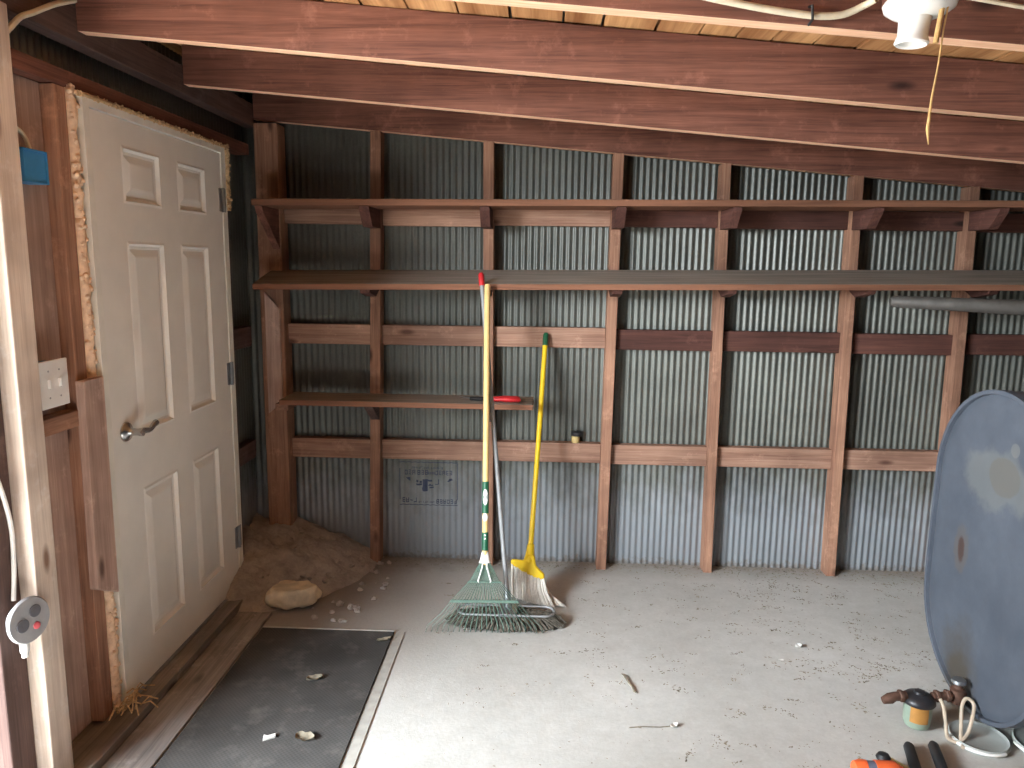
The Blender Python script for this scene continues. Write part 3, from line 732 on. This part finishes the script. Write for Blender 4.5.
# ------------------------------------------------------------------ shears, jar, pipe
sh = thing('pruning_shears', 'red-handled pruning shears with black jaws lying on the low shelf', 'shears', (-.24, 3.52, .907))
zb = .907
MB().tube([(-.235, 3.515, zb+.013), (-.16, 3.508, zb+.014), (-.105, 3.505, zb+.012), (-.095, 3.505, zb+.012)], [.011, .013, .013, .006], 12, flat=.9).build('handle_grip', M['red'], sh, smooth=True)
MB().tube([(-.235, 3.540, zb+.012), (-.17, 3.555, zb+.013), (-.115, 3.562, zb+.011), (-.102, 3.563, zb+.011)], [.010, .012, .012, .006], 12, flat=.9).build('handle_grip', M['red'], sh, smooth=True)
MB().tube([(-.34, 3.528, zb+.012), (-.30, 3.525, zb+.012), (-.23, 3.516, zb+.012)], [.012, .014, .008], 10, flat=.7).build('jaw_body', M['black'], sh, smooth=True)
MB().tube([(-.33, 3.53, zb+.012), (-.28, 3.536, zb+.012), (-.23, 3.540, zb+.012)], [.010, .012, .008], 10, flat=.7).build('jaw_body', M['black'], sh, smooth=True)
MB().tube([(-.33, 3.530, zb+.014), (-.37, 3.520, zb+.020), (-.405, 3.515, zb+.027)], [.008, .006, .001], 8, flat=.4).build('blade', M['steel'], sh, smooth=True)
MB().tube([(-.33, 3.530, zb+.010), (-.36, 3.538, zb+.012), (-.385, 3.535, zb+.010)], [.008, .006, .001], 8, flat=.4).build('blade', M['steel'], sh, smooth=True)
jr = thing('small_jar', 'tiny tan jar with a dark lid on the low girt right of the broom', 'jar', (.183, 3.752, .661))
MB().lathe((.183, 3.748, .6585), (0, 0, 1), [(.020, 0), (.021, .004), (.021, .034), (.017, .038)], 18).build('jar_body', M['tan'], jr, smooth=True)
MB().lathe((.187, 3.748, .6965), (0, 0, 1), [(.026, 0), (.028, .004), (.028, .018), (.024, .022), (.006, .024), (.006, .030)], 18).build('jar_lid', M['blackp'], jr, smooth=True)
pp = thing('grey_pipe', 'long dull grey pipe slung under the right end of the middle shelf', 'pipe', (2.0, 3.45, 1.37))
MB().tube([(1.60, 3.52, 1.414), (1.615, 3.518, 1.414), (2.10, 3.37, 1.402), (3.0, 3.10, 1.38)], [.018, .027, .034, .037], 14).build('pipe_barrel', M['pipe'], pp, smooth=True)
for x, y, z in ((2.45, 3.265, 1.3942), (2.85, 3.145, 1.3834)):
    off = .056*(x+1.345)/4.345; pts = []
    zt = 1.428+off
    for i in range(15):
        a = math.pi+math.pi*i/14; pts.append((x, y+math.cos(a)*.039, z+math.sin(a)*.039))
    pts = pts+[(x, y+.06, z+.03), (x, 3.44, zt-.001)]
    MB().tube(pts, .0025, 6).build('wire_hanger', M['steel'], pp, smooth=True)

# ------------------------------------------------------------------ oil tank
tk = thing('oil_tank', 'large faded blue-grey upright oval oil tank standing at the right edge', 'tank', (1.51, 2.45, 0))
tx, ty, tz0, tz1, rw = 1.51, 2.45, .05, 1.175, .352
def obround(x, r, inset=0):
    zc0 = tz0+rw; zc1 = tz1-rw; out = []
    for i in range(25):
        a = math.pi+math.pi*i/24; out.append((x, ty+math.cos(a)*(r-inset), zc0+math.sin(a)*(r-inset)))
    for i in range(25):
        a = math.pi*i/24; out.append((x, ty+math.cos(a)*(r-inset), zc1+math.sin(a)*(r-inset)))
    return out
def loft(b, rings, cap0=True, cap1=True):
    VV = [[b.bm.verts.new(p) for p in r] for r in rings]; n = len(VV[0])
    for a, c in zip(VV, VV[1:]):
        for k in range(n): b.bm.faces.new((a[k], a[(k+1) % n], c[(k+1) % n], c[k]))
    if cap0: b.bm.faces.new(VV[0][::-1])
    if cap1: b.bm.faces.new(VV[-1])
b = MB(); loft(b, [obround(tx+.012, rw-.012), obround(tx+.02, rw-.004), obround(tx+1.5, rw-.004)]); b.build('tank_shell', M['tank'], tk, smooth=True)
b = MB(); loft(b, [obround(tx-.012, rw, .10), obround(tx-.010, rw, .05), obround(tx-.004, rw, .028), obround(tx+.004, rw, .014)]); b.build('tank_end', M['tank'], tk, smooth=True)
b = MB(); loft(b, [obround(tx+.006, rw, .016), obround(tx-.010, rw, .014), obround(tx-.012, rw, .006), obround(tx-.010, rw, 0), obround(tx+.022, rw, 0), obround(tx+.024, rw, .006)], False, False); b.build('seam_rim', M['tank'], tk, smooth=True)
for x in (tx+.22, tx+1.3):
    for y in (ty-.2, ty+.2):
        MB().lathe((x, y, .0), (0, 0, 1), [(.045, 0), (.045, .006), (.022, .008), (.022, .14)], 16).build('leg', M['rust'], tk, smooth=True)
# outlet, valve and filter under the tank end
fl = thing('fuel_filter', 'glass-bowl fuel filter with black cap and amber label piped to the tank foot', 'fuel filter', (1.318, 2.415, 0))
fc = Vector((1.318, 2.415, .006))
bwl = MB().lathe(fc, (0, 0, 1), [(.024, 0), (.038, .004), (.043, .016), (.045, .05), (.045, .088)], 28).build('bowl', M['bowl'], fl, smooth=True)
b = MB()
rings = []
for z in (.030, .088):
    rings.append([b.bm.verts.new(fc+Vector((math.cos(a)*.0462, math.sin(a)*.0462, z))) for a in [R(215+75*i/10) for i in range(11)]])
for k in range(10): b.bm.faces.new((rings[0][k], rings[0][k+1], rings[1][k+1], rings[1][k]))
b.build('label', M['amber'], bwl, smooth=True)
MB().lathe(fc+Vector((0, 0, .088)), (0, 0, 1), [(.052, 0), (.054, .004), (.052, .014), (.040, .026), (.018, .032), (.016, .040), (.002, .041)], 28).build('cap', M['blackp'], fl, smooth=True)
MB().tube([fc+Vector((-.045, 0, .108)), fc+Vector((-.085, -.004, .106)), fc+Vector((-.10, -.006, .10)), fc+Vector((-.125, -.008, .092))], [.016, .016, .019, .012], 10).build('inlet_fitting', M['rust'], fl, smooth=True)
MB().tube([fc+Vector((.045, 0, .108)), fc+Vector((.10, .005, .11)), fc+Vector((.16, .02, .112))], [.016, .014, .016], 10).build('outlet_pipe', M['rust'], fl, smooth=True)
for q in ((-.062, -.002, .108), (.062, .003, .109), (.098, .006, .110)):
    MB().lathe(fc+Vector(q)-Vector((.008, 0, 0)), (1, .05, 0), [(.018, 0), (.021, .003), (.021, .013), (.018, .016)], 6).build('pipe_nut', M['rust'], fl)
vv = fc+Vector((.135, .012, .112))
vb = MB().lathe(vv+Vector((0, 0, -.03)), (0, 0, 1), [(.020, 0), (.024, .01), (.024, .05), (.014, .055), (.012, .07)], 12).build('valve_body', M['rust'], fl, smooth=True)
MB().lathe(vv+Vector((0, 0, .042)), (0, 0, 1), [(.020, 0), (.024, .004), (.022, .014), (.004, .016)], 14).build('valve_wheel', M['steel'], vb, smooth=True)
tb = [fc+Vector((.055, -.03, .118)), fc+Vector((.058, -.05, .10)), fc+Vector((.060, -.07, .05)), fc+Vector((.062, -.085, .012)), fc+Vector((.09, -.10, .008)), fc+Vector((.125, -.085, .03)), fc+Vector((.150, -.06, .075)), fc+Vector((.165, -.035, .105)), fc+Vector((.150, -.02, .118)), fc+Vector((.130, -.03, .10)), fc+Vector((.115, -.06, .05)), fc+Vector((.10, -.095, .010)), fc+Vector((.088, -.13, .008))]
MB().tube(soft(tb), .0058, 8).build('copper_line', M['tubing'], fl, smooth=True)

# lids on the floor by the tank
def lid(c, r, label, seed):
    t = thing('bucket_lid', label, 'lid', c, group='lids by the tank')
    MB().lathe(c, (0, 0, 1), [(r*.97, 0), (r, .004), (r, .016), (r*.97, .020), (r*.92, .016), (r*.86, .013), (.002, .014)], 40).build('disc', M['lid'], t, smooth=True)
    c = Vector(c); pts = [c+Vector((math.cos(a)*r*1.03, math.sin(a)*r*1.03, .012)) for a in [R(175+i*120/20) for i in range(21)]]
    MB().tube(pts, .005, 8).build('white_rim_wire', M['white'], t, smooth=True)
lid((1.49, 2.345, .001), .090, 'round grey-white lid on the floor in front of the tank foot', 1)
lid((1.70, 2.32, .001), .10, 'second round lid at the bottom right corner, half out of the photo', 2)

# loppers and the orange tool at the bottom edge
lp = thing('lopper', 'lopper lying on the floor with two black rubber grips, cut by the bottom edge', 'lopper', (1.21, 2.05, 0))
for (x0, y0, x1, y1) in ((1.228, 2.285, 1.165, 2.06), (1.312, 2.295, 1.245, 2.05)):
    v0 = Vector((x0, y0, .020)); v1 = Vector((x1, y1, .020)); dd = (v1-v0)
    MB().tube([v0, v0+dd*.06, v0+dd*.5, v0+dd*.9, v1], [.010, .0165, .0175, .0155, .013], 12).build('grip', M['black'], lp, smooth=True)
    MB().tube([v1-dd*.1, v1+dd*.9, Vector((1.13, 1.68, .02))], [.010, .010, .012], 10).build('arm', M['steel'], lp, smooth=True)
MB().tube([(1.13, 1.70, .02), (1.10, 1.60, .02), (1.11, 1.50, .02)], [.016, .014, .003], 10, flat=.5).build('blade', M['steel'], lp, smooth=True)
ot = thing('orange_tool', 'orange tool housing with slate band and pale yellow label at the bottom edge', 'tool', (1.06, 2.09, 0))
MB().tube([(.985, 2.115, .037), (1.0, 2.115, .037), (1.02, 2.113, .037)], [.030, .035, .035], 18).build('end_cap', M['orange'], ot, smooth=True)
MB().tube([(1.02, 2.113, .037), (1.045, 2.111, .037)], .034, 18).build('band', M['slate'], ot, smooth=True)
MB().tube([(1.045, 2.111, .038), (1.07, 2.109, .038), (1.10, 2.105, .044), (1.125, 2.103, .038), (1.13, 2.102, .036)], [.036, .037, .034, .022, .008], 18).build('housing', M['orange'], ot, smooth=True)
MB().prism([(1.075, 2.150, .002), (1.165, 2.130, .002), (1.165, 2.130, .037), (1.11, 2.142, .062), (1.075, 2.150, .060)], (0, .012, 0)).build('label_plate', M['paleyellow'], ot, bevel=.002)
MB().lathe((1.085, 2.150, .058), (0, .1, 1), [(.020, 0), (.022, .006), (.016, .016), (.004, .019)], 16).build('knob', M['black'], ot, smooth=True)

# ------------------------------------------------------------------ lampholder and roof cables
lmx, lmy = .685, 1.50
MB().box(lmx-.045, lmx+.055, 1.40, 1.56, RB(lmx)-.008, RB(lmx+.055)+RT).build('mounting_block', wood('rafter', 'y'), bevel=.003, label='short wooden block under the roof boards carrying the white lampholder', cat='board')
lh = thing('lampholder', 'white porcelain pull-chain lampholder with a hanging tan cord', 'lamp holder', (lmx, lmy, RB(lmx)-.008))
zt = RB(lmx)-.008
MB().lathe((lmx, lmy, zt-.0005), (0, 0, -1), [(.060, 0), (.063, .006), (.060, .016), (.046, .026), (.030, .032)], 32).build('base', M['porcelain'], lh, smooth=True)
MB().lathe((lmx-.006, lmy, zt-.03), (-.06, 0, -1), [(.029, 0), (.027, .012), (.026, .034), (.028, .038), (.030, .046), (.027, .049), (.022, .046), (.020, .03), (.002, .028)], 28).build('socket', M['porcelain'], lh, smooth=True)
cyo = -.036
MB().tube([(lmx+.024, lmy+cyo, zt-.026), (lmx+.021, lmy+cyo, zt-.055), (lmx+.018, lmy+cyo, zt-.085)], [.0045, .005, .005], 8).build('chain_guide', M['cord'], lh, smooth=True)
MB().tube([(lmx+.034, lmy+cyo, zt-.022), (lmx+.030, lmy+cyo, zt-.060), (lmx+.027, lmy+cyo, zt-.12), (lmx+.021, lmy+cyo, zt-.18), (lmx+.019, lmy+cyo, zt-.235), (lmx+.023, lmy+cyo, zt-.262)], [.0016, .0016, .0016, .002, .0032, .0008], 7).build('pull_cord', M['cord'], lh, smooth=True)
cy_ = 1.703
MB().tube(soft([(.20, cy_, 2.16), (.306, cy_, 2.13), (.415, cy_, 2.108), (.50, cy_, 2.094), (.575, cy_, 2.086), (.625, cy_, 2.090), (.66, cy_-.01, 2.104), (.675, cy_-.03, 2.110)]), .0075, 9).build('roof_cable', M['cream'], smooth=True, label='white cable sagging along the nearest rafter to the lampholder', cat='cable')
MB().tube(soft([(.745, 1.62, 2.07), (.80, 1.68, 2.115), (.86, cy_, 2.124), (.94, cy_, 2.112), (1.015, cy_, 2.10), (1.3, cy_, 2.06)]), .0045, 8).build('roof_cable', M['cream'], smooth=True, label='thinner cable running right from the lampholder along the rafter', cat='cable')
MB().tube([(.553, cy_+.012, 2.108), (.553, cy_-.010, 2.104), (.555, cy_-.011, 2.076), (.555, cy_+.012, 2.072)], .003, 6).build('cable_staple', M['black'], label='dark staple holding the white cable to the rafter', cat='staple')

# ------------------------------------------------------------------ faded ink stamp printed on the sheet
st_x0, st_x1, st_z0, st_z1 = -.735, -.428, .294, .530
b = MB(); cell = .0045
def ink(x, z, w, h):
    n = max(1, int(w/.003)); xx = lin(x, x+w, n)
    b.grid(lambda u, k: (u, D-corr(u)-.0012, z if k == 0 else z+h), xx, [0, 1])
def frame_line(x, z, w, h): ink(x, z, w, h)
frame_line(st_x0, st_z1-.004, st_x1-st_x0, .0035); frame_line(st_x0, st_z0, st_x1-st_x0, .0035)
frame_line(st_x0, st_z0+.03, .0035, .17); frame_line(st_x1-.0035, st_z0+.03, .0035, .20)
rs = random.Random(3)
def scrawl(x, z, w, h, fill=.62, cellw=.006):     # worn lettering too faded to read: broken strokes letter by letter
    cx = x
    while cx < x+w:
        lw = h*.62
        strokes = [(0, 0, .22, 1), (.68, 0, .22, 1), (0, .82, .9, .18), (0, .4, .9, .18), (0, 0, .9, .18)]
        for s in strokes:
            if rs.random() < fill: ink(cx+s[0]*lw, z+s[1]*h, s[2]*lw, s[3]*h)
        cx += lw*1.25
W_ = st_x1-st_x0
scrawl(st_x0+.065, st_z1-.038, .165, .012, .6)
scrawl(st_x0+.028, st_z1-.070, .052, .026, .75); scrawl(st_x0+.095, st_z1-.070, .045, .026, .75); scrawl(st_x0+.150, st_z1-.068, .035, .014, .8); scrawl(st_x0+.19, st_z1-.070, .075, .024, .7)
for k in range(7):                                  # the two corner triangles
    ink(st_x0+.035+k*.0026, st_z1-.088-k*.0028, .022-k*.0026, .0028)
    ink(st_x1-.055+k*.0020, st_z1-.098+(k-3)*.0024, .024-abs(k-3)*.004, .0024)
cxm = st_x0+.122
ink(cxm, st_z1-.160, .026, .066); ink(cxm, st_z1-.106, .05, .010); ink(cxm-.034, st_z1-.128, .030, .010); ink(cxm-.034, st_z1-.112, .012, .014); ink(cxm-.016, st_z1-.116, .012, .012)
ink(cxm+.036, st_z1-.142, .022, .008); ink(cxm+.030, st_z1-.130, .026, .006); ink(cxm+.036, st_z1-.128, .008, .010)
ink(cxm+.082, st_z1-.118, .004, .024); ink(cxm+.066, st_z1-.122, .020, .004)
scrawl(cxm-.004, st_z1-.156, .03, .020, .7)
scrawl(st_x0+.014, st_z0+.014, .066, .026, .72); scrawl(st_x0+.10, st_z0+.012, .08, .010, .5); scrawl(st_x0+.195, st_z0+.010, .105, .024, .68)
stamp = b.build('ink_stamp', M['ink'], label='faded dark blue ink stamp printed on the corrugated sheet left of the rake', cat='stamp')

# ------------------------------------------------------------------ light: the open left side, sky and sun outside
w = bpy.data.worlds.new('sky'); scn.world = w; w.use_nodes = True
bg = w.node_tree.nodes['Background']; bg.inputs[0].default_value = (.80, .90, 1.0, 1); bg.inputs[1].default_value = 1.6
def area(name, loc, rot, sx_, sy_, power=None, portal=False, color=(1, 1, 1)):
    l = bpy.data.lights.new(name, 'AREA'); l.shape = 'RECTANGLE'; l.size = sx_; l.size_y = sy_; l.color = color
    if power: l.energy = power
    l.cycles.is_portal = portal
    o = bpy.data.objects.new(name, l); col.objects.link(o); o.location = loc; o.rotation_euler = rot; return o
yard = area('yard_daylight', (-4.4, -1.5, 2.45), (0, 0, 0), 4.2, 1.6, power=800, color=(.87, .945, 1.0))
yard.rotation_euler = Vector((1, .7, -.45)).to_track_quat('-Z', 'Y').to_euler()
s = bpy.data.lights.new('sun', 'SUN'); s.energy = 22; s.angle = R(1.0); s.color = (.97, .98, 1.0)
so = bpy.data.objects.new('sun', s); col.objects.link(so)
so.rotation_euler = Vector((.62, -.25, -.85)).to_track_quat('-Z', 'Y').to_euler()

# ------------------------------------------------------------------ camera
f, yaw, pitch, roll = 745.7, R(-2.25), R(9.12), R(.76)
F = Vector((math.sin(yaw)*math.cos(pitch), math.cos(yaw)*math.cos(pitch), -math.sin(pitch)))
r_ = F.cross(Vector((0, 0, 1))).normalized(); u_ = r_.cross(F)
r2 = r_*math.cos(roll)+u_*math.sin(roll); u2 = u_*math.cos(roll)-r_*math.sin(roll)
cam = bpy.data.cameras.new('camera'); cam.sensor_width = 36; cam.lens = f/1024*36; cam.clip_start = .02
co = bpy.data.objects.new('camera', cam); col.objects.link(co)
m3 = Matrix((r2, u2, -F)).transposed()
co.matrix_world = Matrix.Translation((0, 0, 1.56)) @ m3.to_4x4()
scn.camera = co
vs = scn.view_settings; vs.view_transform = 'Standard'; vs.look = 'None'; vs.gamma = 1; vs.use_curve_mapping = False; vs.exposure = 1.25
for o in bpy.data.objects:
    if '_w' in o: del o['_w']
